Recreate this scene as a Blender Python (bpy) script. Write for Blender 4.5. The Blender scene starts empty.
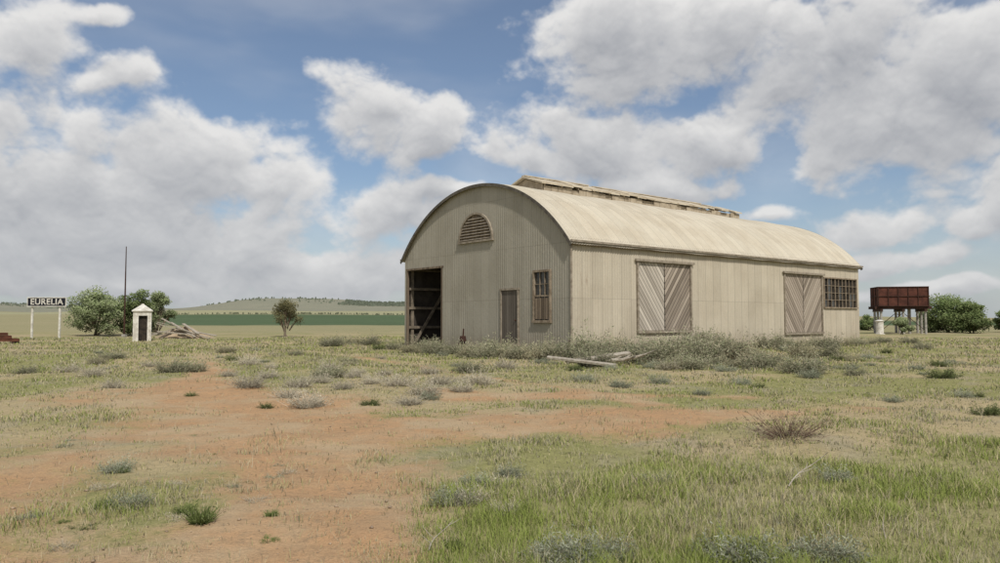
import bpy, math, numpy as np
from mathutils import Vector, Matrix
rng = np.random.default_rng(7)
scene = bpy.context.scene
COL = scene.collection
F=740.0; HY=318.0; EYE=1.6
def G(px,py):
    d=EYE*F/(py-HY); return ((px-500)/F*d, d)
def W(px,d): return ((px-500)/F*d, d)

# ---------------------------------------------------------------- noise
_lat=[np.random.default_rng(100+i).random((256,256)).astype(np.float32) for i in range(8)]
def vn(x,y,s=0):
    L=_lat[s%8]; x=np.asarray(x); y=np.asarray(y)
    xf=np.floor(x); yf=np.floor(y); xi=xf.astype(np.int32); yi=yf.astype(np.int32)
    fx=x-xf; fy=y-yf; fx=fx*fx*(3-2*fx); fy=fy*fy*(3-2*fy)
    a=L[xi&255,yi&255]; b=L[(xi+1)&255,yi&255]; c=L[xi&255,(yi+1)&255]; d=L[(xi+1)&255,(yi+1)&255]
    return (a*(1-fx)+b*fx)*(1-fy)+(c*(1-fx)+d*fx)*fy
def fbm(x,y,o=4,s=0):
    t=0;a=.5;n=0
    for i in range(o):
        t=t+a*vn(x*2**i+17*i,y*2**i+5*i,s+i); n+=a; a*=.5
    return t/n
def sst(x,a,b):
    t=np.clip((x-a)/(b-a),0,1); return t*t*(3-2*t)

# ---------------------------------------------------------------- shed frame
C=np.array([3.07,32.0]); U=np.array([.780,.6258]); V=np.array([-.6258,.780])
ANG=math.atan2(.6258,.780)
LEN=26.1; WID=13.67; EAVE=5.06; RISE=3.25; RAD=(6.835**2+RISE**2)/(2*RISE); ZC=EAVE+RISE-RAD
def arch(s): return ZC+np.sqrt(np.maximum(RAD**2-(s-WID/2)**2,0))

def H(x,y):
    x=np.asarray(x,float); y=np.asarray(y,float)
    lx=(x-C[0])*U[0]+(y-C[1])*U[1]; ly=(x-C[0])*V[0]+(y-C[1])*V[1]
    dx=np.maximum(np.maximum(-lx,lx-LEN),0); dy=np.maximum(np.maximum(-ly,ly-WID),0)
    k=sst(np.hypot(dx,dy),0.3,6)
    near=(fbm(x*.12,y*.12,3,1)-.5)*.35+(fbm(x*.7,y*.7,3,2)-.5)*.13+(fbm(x*3.1,y*3.1,2,3)-.5)*.05
    r=np.hypot(x,y)
    cam=sst(r,1,6)
    h=near*k*(.4+.6*cam)
    left=1-sst(x,150,700)
    h=h+sst(y,260,1700)*17*left
    h=h+(fbm(x*.004,y*.004,3,4)-.5)*14*sst(y,500,1500)*left
    for cx,cy,sx,sy,hh in [(-760,2300,170,260,36),(-560,2350,140,260,27),(-330,2350,210,250,27),(-1560,2300,260,300,30),(-1180,2500,200,300,20),(-80,2500,200,300,18)]:
        h=h+hh*np.exp(-((x-cx)/sx)**2-((y-cy)/sy)**2)
    return h

# dirt / grass masks (world metres)
def dirtval(x,y):
    x=np.asarray(x,float); y=np.asarray(y,float)
    ys=[0,3,4.8,6.5,8.3,10.6,13,15.4,18,23,30,40]
    cs=[-1.3,-1.3,-1.35,-1.6,-2.1,-3.0,-4.0,-5.8,-7.3,-9,-12,-17]
    hs=[.75,.85,.95,1.1,1.7,2.6,3.4,2.2,1.2,.6,.3,.2]
    c=np.interp(y,ys,cs); h=np.interp(y,ys,hs)
    a=(h-np.abs(x-c))/np.maximum(h,.8)
    def stroke(p,q,w0,w1):
        p=np.array(p);q=np.array(q);d=q-p
        t=np.clip(((x-p[0])*d[0]+(y-p[1])*d[1])/(d@d),0,1)
        dist=np.hypot(x-p[0]-t*d[0],y-p[1]-t*d[1]); w=w0+(w1-w0)*t
        return (w-dist)/w0
    b=stroke((-3,11),(1.6,11.9),1.7,1.5); e=stroke((1.6,11.9),(6.3,13.2),1.4,.5); g=stroke((-1,15.4),(4.8,15.0),.9,.5)
    f=stroke((3,13.6),(-6,30),.35,.2)*.5
    l=stroke((-5,8),(-3.2,4.5),1.0,.8)*.3
    m=np.maximum.reduce([a,b,e,g,f,l])
    m=np.clip(m,-1,.9)*1.1
    return m+(fbm(x*.55,y*.55,4,5)-.5)*1.8+(fbm(x*2.3,y*2.3,3,2)-.5)*.65-.09
def greenval(x,y):
    x=np.asarray(x,float); y=np.asarray(y,float)
    b=8.1+.38*x+(fbm(x*.6,y*.6,3,6)-.5)*2.4
    g=sst(b-y,-.3,.9)*sst(x+ (fbm(x*.9,y*.9,3,2)-.5)*1.2,-.95,-.2)
    return g

# ---------------------------------------------------------------- mesh helpers
def link(o,parent=None):
    COL.objects.link(o)
    if parent is not None: o.parent=parent
    return o
def mesh_np(name,verts,loops,starts,cols=None,smooth=False):
    me=bpy.data.meshes.new(name)
    me.vertices.add(len(verts)); me.vertices.foreach_set("co",np.asarray(verts,np.float32).ravel())
    me.loops.add(len(loops)); me.loops.foreach_set("vertex_index",np.asarray(loops,np.int32))
    me.polygons.add(len(starts)); me.polygons.foreach_set("loop_start",np.asarray(starts,np.int32))
    if smooth: me.polygons.foreach_set("use_smooth",np.ones(len(starts),bool))
    if cols is not None:
        a=me.attributes.new("Col","FLOAT_COLOR","POINT")
        c=np.ones((len(verts),4),np.float32); c[:,:3]=cols; a.data.foreach_set("color",c.ravel())
    me.update(calc_edges=True); me.validate()
    return me
def grid_mesh(name,P,smooth=True,cols=None):
    n,m=P.shape[:2]
    idx=np.arange(n*m).reshape(n,m)
    q=np.stack([idx[:-1,:-1],idx[1:,:-1],idx[1:,1:],idx[:-1,1:]],-1).reshape(-1,4)
    return mesh_np(name,P.reshape(-1,3),q.ravel(),np.arange(len(q))*4,cols,smooth)
class MB:
    def __init__(s): s.v=[];s.f=[]
    def box(s,x0,x1,y0,y1,z0,z1,M=None):
        b=len(s.v)
        for p in [(x0,y0,z0),(x1,y0,z0),(x1,y1,z0),(x0,y1,z0),(x0,y0,z1),(x1,y0,z1),(x1,y1,z1),(x0,y1,z1)]:
            p=Vector(p); s.v.append(M@p if M else p)
        for f in [(0,3,2,1),(4,5,6,7),(0,1,5,4),(1,2,6,5),(2,3,7,6),(3,0,4,7)]: s.f.append([b+i for i in f])
    def beam(s,p,q,w,h):
        p=Vector(p);q=Vector(q);d=q-p;L=d.length;d.normalize()
        up=Vector((0,0,1)) if abs(d.z)<.95 else Vector((0,1,0))
        sd=d.cross(up).normalized(); up=sd.cross(d)
        M=Matrix((( d.x,sd.x,up.x,p.x),(d.y,sd.y,up.y,p.y),(d.z,sd.z,up.z,p.z),(0,0,0,1)))
        s.box(0,L,-w/2,w/2,-h/2,h/2,M)
    def tube(s,pts,rad,n=8):
        pts=[Vector(p) for p in pts]; b=len(s.v)
        for i,p in enumerate(pts):
            d=(pts[min(i+1,len(pts)-1)]-pts[max(i-1,0)]).normalized()
            up=Vector((0,0,1)) if abs(d.z)<.9 else Vector((1,0,0))
            a=d.cross(up).normalized(); c=d.cross(a)
            for k in range(n):
                t=2*math.pi*k/n; s.v.append(p+(a*math.cos(t)+c*math.sin(t))*rad[i])
        for i in range(len(pts)-1):
            for k in range(n):
                s.f.append([b+i*n+k,b+i*n+(k+1)%n,b+(i+1)*n+(k+1)%n,b+(i+1)*n+k])
        s.f.append([b+k for k in range(n)]); s.f.append([b+(len(pts)-1)*n+k for k in range(n)][::-1])
    def poly(s,pts):
        b=len(s.v); s.v+= [Vector(p) for p in pts]; s.f.append(list(range(b,b+len(pts))))
    def obj(s,name,mat,parent=None,bevel=0,smooth=False):
        me=bpy.data.meshes.new(name); me.from_pydata([tuple(v) for v in s.v],[],s.f)
        if smooth: me.polygons.foreach_set("use_smooth",[True]*len(me.polygons))
        me.update(); o=bpy.data.objects.new(name,me); me.materials.append(mat); link(o,parent)
        if bevel:
            b=o.modifiers.new("b","BEVEL"); b.width=bevel; b.segments=1
        return o
def tag(o,label=None,cat=None,group=None):
    if label:o["label"]=label
    if cat:o["category"]=cat
    if group:o["group"]=group
def empty(name,loc,rot=0,label=None,cat=None,group=None):
    o=bpy.data.objects.new(name,None); o.location=loc; o.rotation_euler=(0,0,rot); o.empty_display_size=.5; link(o)
    tag(o,label,cat,group); return o

# ---------------------------------------------------------------- node helper
class NT:
    def __init__(s,nt): s.nt=nt
    def n(s,t,**kw):
        nd=s.nt.nodes.new(t)
        for k,v in kw.items(): setattr(nd,k,v)
        return nd
    def set(s,sock,v):
        if isinstance(v,bpy.types.NodeSocket): s.nt.links.new(v,sock)
        elif v is not None: sock.default_value=v
    def m(s,op,a,b=None,c=None,clamp=False):
        nd=s.n("ShaderNodeMath",operation=op,use_clamp=clamp); s.set(nd.inputs[0],a)
        if b is not None:s.set(nd.inputs[1],b)
        if c is not None:s.set(nd.inputs[2],c)
        return nd.outputs[0]
    def v(s,op,a,b=None,c=None):
        nd=s.n("ShaderNodeVectorMath",operation=op); s.set(nd.inputs[0],a)
        if b is not None:s.set(nd.inputs[3 if op=='SCALE' else 1],b)
        if c is not None:s.set(nd.inputs[2],c)
        return nd.outputs['Value'] if op in('LENGTH','DOT_PRODUCT') else nd.outputs[0]
    def mix(s,f,a,b,mode='MIX'):
        nd=s.n("ShaderNodeMix",data_type='RGBA',blend_type=mode); s.set(nd.inputs[0],f)
        for i,x in ((6,a),(7,b)):
            if isinstance(x,tuple) and len(x)==3:x=x+(1,)
            s.set(nd.inputs[i],x)
        return nd.outputs[2]
    def ss(s,x,a,b,lo=0.,hi=1.):
        nd=s.n("ShaderNodeMapRange",interpolation_type='SMOOTHSTEP'); s.set(nd.inputs[0],x)
        for i,k in enumerate((a,b,lo,hi)): s.set(nd.inputs[i+1],k)
        return nd.outputs[0]
    def noise(s,vec,scale,detail=4,rough=.55,dim='3D'):
        nd=s.n("ShaderNodeTexNoise",noise_dimensions=dim); s.set(nd.inputs['Vector'],vec)
        nd.inputs['Scale'].default_value=scale; nd.inputs['Detail'].default_value=detail; nd.inputs['Roughness'].default_value=rough
        return nd.outputs['Fac']
    def sep(s,v):
        nd=s.n("ShaderNodeSeparateXYZ"); s.set(nd.inputs[0],v); return nd.outputs
    def comb(s,x,y,z):
        nd=s.n("ShaderNodeCombineXYZ")
        for i,k in enumerate((x,y,z)): s.set(nd.inputs[i],k)
        return nd.outputs[0]
def newmat(name):
    m=bpy.data.materials.new(name); m.use_nodes=True; nt=m.node_tree
    N=NT(nt); b=nt.nodes["Principled BSDF"]; return m,N,b
def bump(N,b,h,strength=.4,dist=.02):
    nd=N.n("ShaderNodeBump"); nd.inputs['Strength'].default_value=strength; nd.inputs['Distance'].default_value=dist
    N.set(nd.inputs['Height'],h); N.set(b.inputs['Normal'],nd.outputs[0])
def objco(N): return N.n("ShaderNodeTexCoord").outputs['Object']

def mat_iron(name,base,stain,mode='wall',rust=(.22,.14,.085),amt=1.,streak=1.):
    m,N,b=newmat(name); co=objco(N); x,y,z=N.sep(co)
    h=N.m('ADD',x,y) if mode=='wall' else x
    sheet=N.m('FLOOR',N.m('DIVIDE',h,.64))
    if mode=='wall': row=N.m('FLOOR',N.m('DIVIDE',z,2.45))
    else: row=N.m('FLOOR',N.m('DIVIDE',y,2.3))
    wn=N.n("ShaderNodeTexWhiteNoise",noise_dimensions='3D'); N.set(wn.inputs[0],N.comb(sheet,row,3.3))
    var=N.m('MULTIPLY_ADD',wn.outputs['Value'],.10,.95)
    big=N.noise(co,.45,4,.6)
    if mode=='wall': sv=N.comb(N.m('MULTIPLY',h,5.),N.m('MULTIPLY',h,1.),N.m('MULTIPLY',z,.35))
    else: sv=N.comb(N.m('MULTIPLY',x,5.),N.m('MULTIPLY',y,.35),N.m('MULTIPLY',z,.35))
    st=N.noise(sv,1.,4,.65)
    c=N.mix(N.m('MULTIPLY',N.ss(big,.38,.70),.7),base,stain)
    c=N.mix(N.m('MULTIPLY',N.ss(st,.52,.80),.5*streak),c,stain)
    c=N.mix(1.,c,N.comb(var,var,var),'MULTIPLY')
    fine=N.noise(co,14,2,.6); fv=N.m('MULTIPLY_ADD',fine,.22,.89)
    c=N.mix(1.,c,N.comb(fv,fv,fv),'MULTIPLY')
    rb=N.m('MULTIPLY',N.ss(N.noise(sv,.7,5,.7),.60,.78),N.ss(N.noise(co,.8,3,.6),.45,.7))
    c=N.mix(N.m('MULTIPLY',rb,.75*amt),c,rust)
    lapc=N.m('FRACT',N.m('DIVIDE',z if mode=='wall' else y,2.45 if mode=='wall' else 2.3))
    lap=N.ss(lapc,.0,.018,1.,0.)
    c=N.mix(N.m('MULTIPLY',lap,.35),c,(.12,.10,.08))
    seam=N.ss(N.m('FRACT',N.m('DIVIDE',h,.64)),0.,.06,1.,0.)
    c=N.mix(N.m('MULTIPLY',seam,.25),c,(.12,.11,.09))
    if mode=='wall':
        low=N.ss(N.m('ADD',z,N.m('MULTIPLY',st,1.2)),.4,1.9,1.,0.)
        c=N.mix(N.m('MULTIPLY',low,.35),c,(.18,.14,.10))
    N.set(b.inputs['Base Color'],c); b.inputs['Roughness'].default_value=.65; b.inputs['Specular IOR Level'].default_value=.2
    bump(N,b,N.noise(co,5,3),.35,.03)
    return m
def mat_wood(name,c1,c2,axis='z',plank=.16,diag=0,gapk=.85):
    m,N,b=newmat(name); co=objco(N); x,y,z=N.sep(co)
    h=N.m('ADD',x,y)
    if diag: a=N.m('ADD',h,N.m('MULTIPLY',z,diag)); along=N.m('SUBTRACT',h,N.m('MULTIPLY',z,diag))
    elif axis=='z': a=h; along=z
    else: a=z; along=h
    k=N.m('DIVIDE',a,plank); wn=N.n("ShaderNodeTexWhiteNoise",noise_dimensions='1D'); N.set(wn.inputs['W'],N.m('FLOOR',k))
    g=N.noise(N.comb(N.m('MULTIPLY',a,22.),N.m('MULTIPLY',along,1.2),N.m('MULTIPLY',wn.outputs['Value'],9.)),1.,4,.65)
    f=N.m('ADD',N.m('MULTIPLY',wn.outputs['Value'],.55),N.m('MULTIPLY',g,.6))
    c=N.mix(N.ss(f,.2,.95),c1,c2)
    fr=N.m('FRACT',k); gap=N.m('MAXIMUM',N.ss(fr,0.,.15,1.,0.),N.ss(fr,.90,1.,0.,1.))
    c=N.mix(N.m('MULTIPLY',gap,gapk),c,(.02,.015,.012))
    N.set(b.inputs['Base Color'],c); b.inputs['Roughness'].default_value=.85; b.inputs['Specular IOR Level'].default_value=.15
    bump(N,b,N.m('SUBTRACT',g,gap),.6,.02)
    return m
def mat_plain(name,c1,c2,scale=3,rough=.85,spec=.2,detail=5,bs=.3):
    m,N,b=newmat(name); co=objco(N); n=N.noise(co,scale,detail,.65)
    N.set(b.inputs['Base Color'],N.mix(N.ss(n,.35,.65),c1,c2)); b.inputs['Roughness'].default_value=rough
    b.inputs['Specular IOR Level'].default_value=spec; bump(N,b,N.noise(co,scale*5,3),bs,.02)
    return m
def mat_leaf(name,trans=.35,gain=1.,up=.8):
    m=bpy.data.materials.new(name); m.use_nodes=True; nt=m.node_tree; nt.nodes.clear(); N=NT(nt)
    at=N.n("ShaderNodeAttribute",attribute_name="Col").outputs['Color']
    oi=N.n("ShaderNodeObjectInfo").outputs['Random']; v=N.m('MULTIPLY_ADD',oi,.35*gain,.83*gain)
    c=N.mix(1.,at,N.comb(v,v,N.m('MULTIPLY',v,.97)),'MULTIPLY')
    nrm=N.v('NORMALIZE',N.v('ADD',N.n("ShaderNodeNewGeometry").outputs['Normal'],(0,0,up)))
    d=N.n("ShaderNodeBsdfDiffuse"); t=N.n("ShaderNodeBsdfTranslucent"); N.set(d.inputs[0],c); N.set(t.inputs[0],c)
    N.set(d.inputs['Normal'],nrm)
    mx=N.n("ShaderNodeMixShader"); mx.inputs[0].default_value=trans
    N.set(mx.inputs[1],d.outputs[0]); N.set(mx.inputs[2],t.outputs[0])
    o=N.n("ShaderNodeOutputMaterial"); N.set(o.inputs[0],mx.outputs[0]); return m

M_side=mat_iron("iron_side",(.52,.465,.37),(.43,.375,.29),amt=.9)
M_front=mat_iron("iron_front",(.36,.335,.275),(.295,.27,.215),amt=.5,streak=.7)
M_roof=mat_iron("iron_roof",(.56,.51,.41),(.45,.39,.295),mode='roof',amt=1.)
M_fascia=mat_plain("fascia",(.085,.075,.064),(.15,.135,.11),4)
M_trim=mat_plain("trim_paint",(.36,.31,.245),(.22,.185,.14),5)
M_dV=mat_wood("plank_pale",(.33,.29,.24),(.66,.60,.51),diag=.78,plank=.24,gapk=.85)
M_dV2=mat_wood("plank_brown",(.20,.165,.13),(.48,.41,.335),diag=-.78,plank=.24,gapk=.9)
M_dV3=mat_wood("plank_grey",(.22,.18,.14),(.46,.39,.32),diag=.78,plank=.24,gapk=.9)
M_wood=mat_wood("timber_weathered",(.10,.075,.055),(.28,.22,.16),plank=.14)
M_door=mat_wood("door_timber",(.10,.085,.07),(.20,.175,.145),plank=.17,gapk=.6)
M_beam=mat_plain("beam_timber",(.20,.155,.11),(.33,.27,.20),5)
M_inner=mat_plain("inner_timber",(.15,.125,.095),(.26,.215,.165),4)
M_bay_shade=mat_plain("inner_shade",(.045,.038,.032),(.085,.072,.06),2)  # near-black colour that paints the shade inside the open bay
M_vent=mat_plain("ventilator_timber",(.46,.39,.29),(.30,.245,.175),2.5)
M_cap=mat_plain("ventilator_sheet",(.60,.53,.41),(.44,.37,.27),1.3)
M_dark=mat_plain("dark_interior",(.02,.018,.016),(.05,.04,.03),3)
M_rust=mat_plain("rust",(.085,.035,.022),(.15,.062,.038),2.2,bs=.5)
M_tank=mat_plain("tank_rust",(.065,.026,.019),(.125,.048,.033),1.6,bs=.5)
M_rustd=mat_plain("rust_dark",(.040,.021,.016),(.075,.038,.028),3)
M_steel=mat_plain("grey_steel",(.42,.40,.36),(.27,.25,.22),4)
M_white=mat_plain("white_paint",(.74,.72,.66),(.50,.47,.41),3)
M_black=mat_plain("black_board",(.012,.013,.02),(.022,.023,.03),3)
M_glass=mat_plain("dirty_glass",(.03,.032,.035),(.08,.075,.065),2,rough=.25,spec=.5,bs=.05)
M_earth=mat_plain("spoil_earth",(.46,.36,.25),(.34,.26,.17),1.5,bs=.8)
M_bark=mat_plain("bark",(.12,.09,.065),(.22,.18,.13),8,bs=.8)
M_dead=mat_plain("dead_wood",(.44,.40,.33),(.28,.24,.19),8,bs=.6)
M_stone=mat_plain("stone",(.42,.32,.22),(.28,.21,.15),6,bs=.6)
M_leaf=mat_leaf("foliage",.3,1.,.5); M_grass=mat_leaf("grass_blade",.35,1.,1.3)

# ---------------------------------------------------------------- ground
u=np.linspace(-math.asinh(3600/12),math.asinh(3600/12),680); xs=12*np.sinh(u)
v=np.linspace(math.asinh(-80/10),math.asinh(4200/10),600); ys=8+9*np.sinh(v)
X,Y=np.meshgrid(xs,ys,indexing='ij'); Z=H(X,Y)
dv=dirtval(X,Y); gv=greenval(X,Y)
n1=fbm(X*.35,Y*.35,4,3)[...,None]; n2=fbm(X*1.6,Y*1.6,4,1)[...,None]; n3=fbm(X*.02,Y*.05,4,2)[...,None]
dry=np.array([.40,.325,.19]); olive=np.array([.265,.255,.11]); green=np.array([.25,.25,.105]); grey=np.array([.33,.29,.205])
col=dry*(1-sst(n1,.38,.60))+olive*sst(n1,.38,.60)
col=col*(1-sst(n2,.55,.75)*.6)+grey*sst(n2,.55,.75)*.6
col=col*(1-gv[...,None]*.6)+green*gv[...,None]*.6
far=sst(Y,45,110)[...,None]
fc=np.array([.34,.295,.18])*(1-n3)+np.array([.26,.25,.13])*n3  # distant ground muted, aerial haze is painted into the colour
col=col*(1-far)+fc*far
rat=X/np.maximum(Y,1)
crop=sst(Y,150,170)*(1-sst(Y,760,800))*sst(rat,-.47,-.455)*(1-sst(X,160,220))
cropc=np.array([.09,.128,.066])
col=col*(1-crop[...,None])+cropc*(.85+.3*n3)*crop[...,None]
pad=(sst(Y,790,830)*(1-sst(Y,1250,1300)))[...,None]; col=col*(1-pad)+np.array([.33,.315,.19])*pad
pad2=(sst(Y,1280,1320))[...,None]; hc=np.array([.27,.26,.195])*(1-n3*.6)+np.array([.17,.185,.14])*n3*.6  # hill colours greyed to carry the haze
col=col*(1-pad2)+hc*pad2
P=np.stack([X,Y,Z],-1)
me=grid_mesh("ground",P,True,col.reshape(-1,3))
a=me.attributes.new("dirt","FLOAT","POINT"); dd=dv*(1-sst(Y,26,40))-sst(Y,26,40); a.data.foreach_set("value",dd.ravel().astype(np.float32))
m,N,b=newmat("ground_soil"); geo=N.n("ShaderNodeNewGeometry").outputs['Position']
cc=N.n("ShaderNodeAttribute",attribute_name="Col").outputs['Color']; da=N.n("ShaderNodeAttribute",attribute_name="dirt").outputs['Fac']
nz=N.noise(geo,1.7,6,.68); nf=N.noise(geo,9,5,.7); nff=N.noise(geo,45,4,.7)
msk=N.ss(N.m('ADD',da,N.m('MULTIPLY',N.m('SUBTRACT',N.m('ADD',N.m('MULTIPLY',nz,.5),N.m('MULTIPLY',nf,.5)),.5),2.6)),-.3,.45)
dirt=N.mix(N.ss(nz,.35,.65),(.48,.295,.160),(.41,.27,.155))
dirt=N.mix(N.ss(nf,.48,.70),dirt,(.33,.225,.135))
dirt=N.mix(N.m('MULTIPLY',N.ss(N.noise(geo,.6,4,.6),.42,.66),.8),dirt,(.46,.36,.23))
vor=N.n("ShaderNodeTexVoronoi"); N.set(vor.inputs['Vector'],geo); vor.inputs['Scale'].default_value=26
peb=N.m('MULTIPLY',N.ss(vor.outputs['Distance'],.12,.3,1.,0.),N.ss(nf,.46,.62))
dirt=N.mix(N.m('MULTIPLY',peb,.5),dirt,(.24,.17,.11))
sp=N.m('MULTIPLY_ADD',nff,.9,.55); sp2=N.m('MULTIPLY_ADD',nf,.9,.55)
grs=N.mix(1.,cc,N.comb(sp,sp,sp),'MULTIPLY'); grs=N.mix(1.,grs,N.comb(sp2,sp2,sp2),'MULTIPLY')
spd=N.m('MULTIPLY_ADD',nff,.75,.62); dirt=N.mix(1.,dirt,N.comb(spd,spd,spd),'MULTIPLY')
N.set(b.inputs['Base Color'],N.mix(msk,grs,dirt)); b.inputs['Roughness'].default_value=.95; b.inputs['Specular IOR Level'].default_value=.05
bump(N,b,N.m('ADD',N.m('MULTIPLY',nf,.7),N.m('MULTIPLY',nff,.3)),.9,.045)
me.materials.append(m); g=bpy.data.objects.new("ground",me); link(g); g["kind"]="structure"

# ---------------------------------------------------------------- grass blades
def blade_mesh(name,x,y,z,h,w,col,lean,ltip=1.2):
    n=len(x); a=rng.uniform(0,2*math.pi,n); la=a+rng.normal(1.57,.5,n)
    wx=np.cos(a)*w/2; wy=np.sin(a)*w/2; lx=np.cos(la)*lean*h; ly=np.sin(la)*lean*h
    hz=h*np.sqrt(np.clip(1-lean**2*.6,.2,1))
    V=np.empty((n,5,3)); V[:,0]=np.stack([x-wx,y-wy,z-.01],1); V[:,1]=np.stack([x+wx,y+wy,z-.01],1)
    V[:,2]=np.stack([x-wx*.7+lx*.35,y-wy*.7+ly*.35,z+hz*.6],1); V[:,3]=np.stack([x+wx*.7+lx*.35,y+wy*.7+ly*.35,z+hz*.6],1)
    V[:,4]=np.stack([x+lx,y+ly,z+hz],1)
    base=(np.arange(n)*5)[:,None]; L=np.concatenate([base+0,base+1,base+3,base+2,base+2,base+3,base+4],1)
    st=(np.arange(n)*7)[:,None]+np.array([[0,4]])
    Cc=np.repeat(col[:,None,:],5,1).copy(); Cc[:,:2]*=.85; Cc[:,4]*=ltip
    return mesh_np(name,V.reshape(-1,3),L.ravel(),st.ravel(),Cc.reshape(-1,3))
def grass_color(x,y,g,n):
    straw=np.array([.58,.50,.32]); gr=np.array([.30,.36,.10]); ol=np.array([.37,.375,.155]); gy=np.array([.43,.39,.285])
    r=rng.random(n)[:,None]; g=g[:,None]
    pat=sst(fbm(x*.5,y*.5,3,7),.40,.64)[:,None]; pat2=sst(fbm(x*1.9,y*1.9,3,1),.40,.60)[:,None]
    pg=.12+.34*pat*.8+g*.42*(.35+.65*pat2)
    c=np.where(r<pg,gr,np.where(r<pg+.22,ol,np.where(r<pg+.46,straw,gy)))
    return c*rng.uniform(.7,1.2,(n,1))
def scatter(n,d0,d1,half):
    d=np.exp(rng.uniform(math.log(d0),math.log(d1),n)); a=rng.uniform(-half,half,n)
    return d*np.tan(a),d
x,y=scatter(560000,3.6,60,math.radians(38))
D=dirtval(x,y)+(fbm(x*2.2,y*2.2,3,6)-.5)*.8; g_=greenval(x,y); cl=fbm(x*1.3,y*1.3,4,4); cl2=fbm(x*6,y*6,2,5)
cl3=sst(fbm(x*3.3,y*3.3,3,7),.52,.68)
prob=np.clip(1-sst(D,-.35,.42),0.05,1)*np.clip(sst(cl*.6+cl2*.4,.42,.60),.10,1)
prob=np.maximum(prob,cl3*(.42-.28*sst(D,.3,1.1)))
prob=np.maximum(prob,g_*(.25+.45*sst(cl2,.35,.6)))
lx=(x-C[0])*U[0]+(y-C[1])*U[1]; ly=(x-C[0])*V[0]+(y-C[1])*V[1]
ins=(lx>-.1)&(lx<LEN+.1)&(ly>-.1)&(ly<WID+.1)
k=(rng.random(len(x))<prob*.7)&~ins; x=x[k];y=y[k];g_=g_[k];cl=cl[k];D=D[k]
n=len(x)
h=rng.uniform(.015,.055,n)*(1+1.2*sst(cl,.5,.7))*(1+.6*g_)+sst(y,12,40)*rng.uniform(.03,.11,n)
w=np.maximum(.004,y*.0009)*rng.uniform(.7,1.3,n)
gc=grass_color(x,y,g_,n); dm=(sst(D,-.1,.5)*(1-g_))[:,None]*.55; gc=gc*(1-dm)+np.array([.56,.47,.31])*dm
me=blade_mesh("grass",x,y,H(x,y),h,w,gc,rng.uniform(.3,1.0,n)); me.materials.append(M_grass)
o=bpy.data.objects.new("short_grass",me); link(o); o["kind"]="stuff"; tag(o,"short dry and green grass scattered over red soil","grass")
x,y=scatter(170000,3.8,16,math.radians(38)); g_=greenval(x,y); cl=fbm(x*1.1,y*1.1,4,2); cl2=fbm(x*4.5,y*4.5,2,3)
k=rng.random(len(x))<g_*np.clip(sst(cl*.5+cl2*.5,.44,.62),.04,.65); x=x[k];y=y[k];g_=g_[k];cl=cl[k]; n=len(x)
h=rng.uniform(.035,.085,n)*(1+.9*sst(cl,.45,.65)); w=np.maximum(.0045,y*.0008)*rng.uniform(.7,1.3,n)
me=blade_mesh("long_grass",x,y,H(x,y),h,w,grass_color(x,y,g_,n),rng.uniform(.2,1.0,n)); me.materials.append(M_grass)
o=bpy.data.objects.new("long_grass",me); link(o); o["kind"]="stuff"; tag(o,"long green and straw coloured grass growing thickly","grass")
x,y=scatter(26000,3.8,30,math.radians(38)); g_=greenval(x,y); D=dirtval(x,y); q_=sst(fbm(x*2.7,y*2.7,3,4),.46,.64); k=(rng.random(len(x))<(.16+.84*g_)*q_)&(D<.5)
x=x[k];y=y[k];n=len(x); c=np.array([.64,.57,.41])*rng.uniform(.7,1.15,(n,1))
me=blade_mesh("dry_stalks",x,y,H(x,y),rng.uniform(.06,.19,n),np.maximum(.003,y*.0006),c,rng.uniform(.2,1.1,n)); me.materials.append(M_grass)
o=bpy.data.objects.new("dry_stalks",me); link(o); o["kind"]="stuff"; tag(o,"pale dry grass stalks standing among green grass","grass")
x,y=scatter(7000,3.8,22,math.radians(38)); D=dirtval(x,y); k=(D>-.1)&(rng.random(len(x))<.6); x=x[k];y=y[k];n=len(x)
r=rng.uniform(.003,.010,n)*(1+1.8*(rng.random(n)<.06)); base=np.array([[1,0,0],[-1,0,0],[0,1,0],[0,-1,0],[0,0,1],[0,0,-1]],float)
Vs=(base[None]*rng.uniform(.6,1.2,(n,6,1))*np.array([1,1,.65]))*r[:,None,None]
an=rng.uniform(0,6.28,n); cs_,sn_=np.cos(an)[:,None],np.sin(an)[:,None]
Vs=np.stack([Vs[...,0]*cs_-Vs[...,1]*sn_+x[:,None],Vs[...,0]*sn_+Vs[...,1]*cs_+y[:,None],Vs[...,2]+(H(x,y)+r*.3)[:,None]],-1)
fc_=np.array([[0,2,4],[2,1,4],[1,3,4],[3,0,4],[2,0,5],[1,2,5],[3,1,5],[0,3,5]]); Ls=((np.arange(n)*6)[:,None,None]+fc_[None]).reshape(-1)
me=mesh_np("pebbles",Vs.reshape(-1,3),Ls,np.arange(n*8)*3); me.materials.append(M_stone)
o=bpy.data.objects.new("pebbles",me); link(o); o["kind"]="stuff"; tag(o,"small stones and clods scattered over bare red soil","stones")

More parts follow.
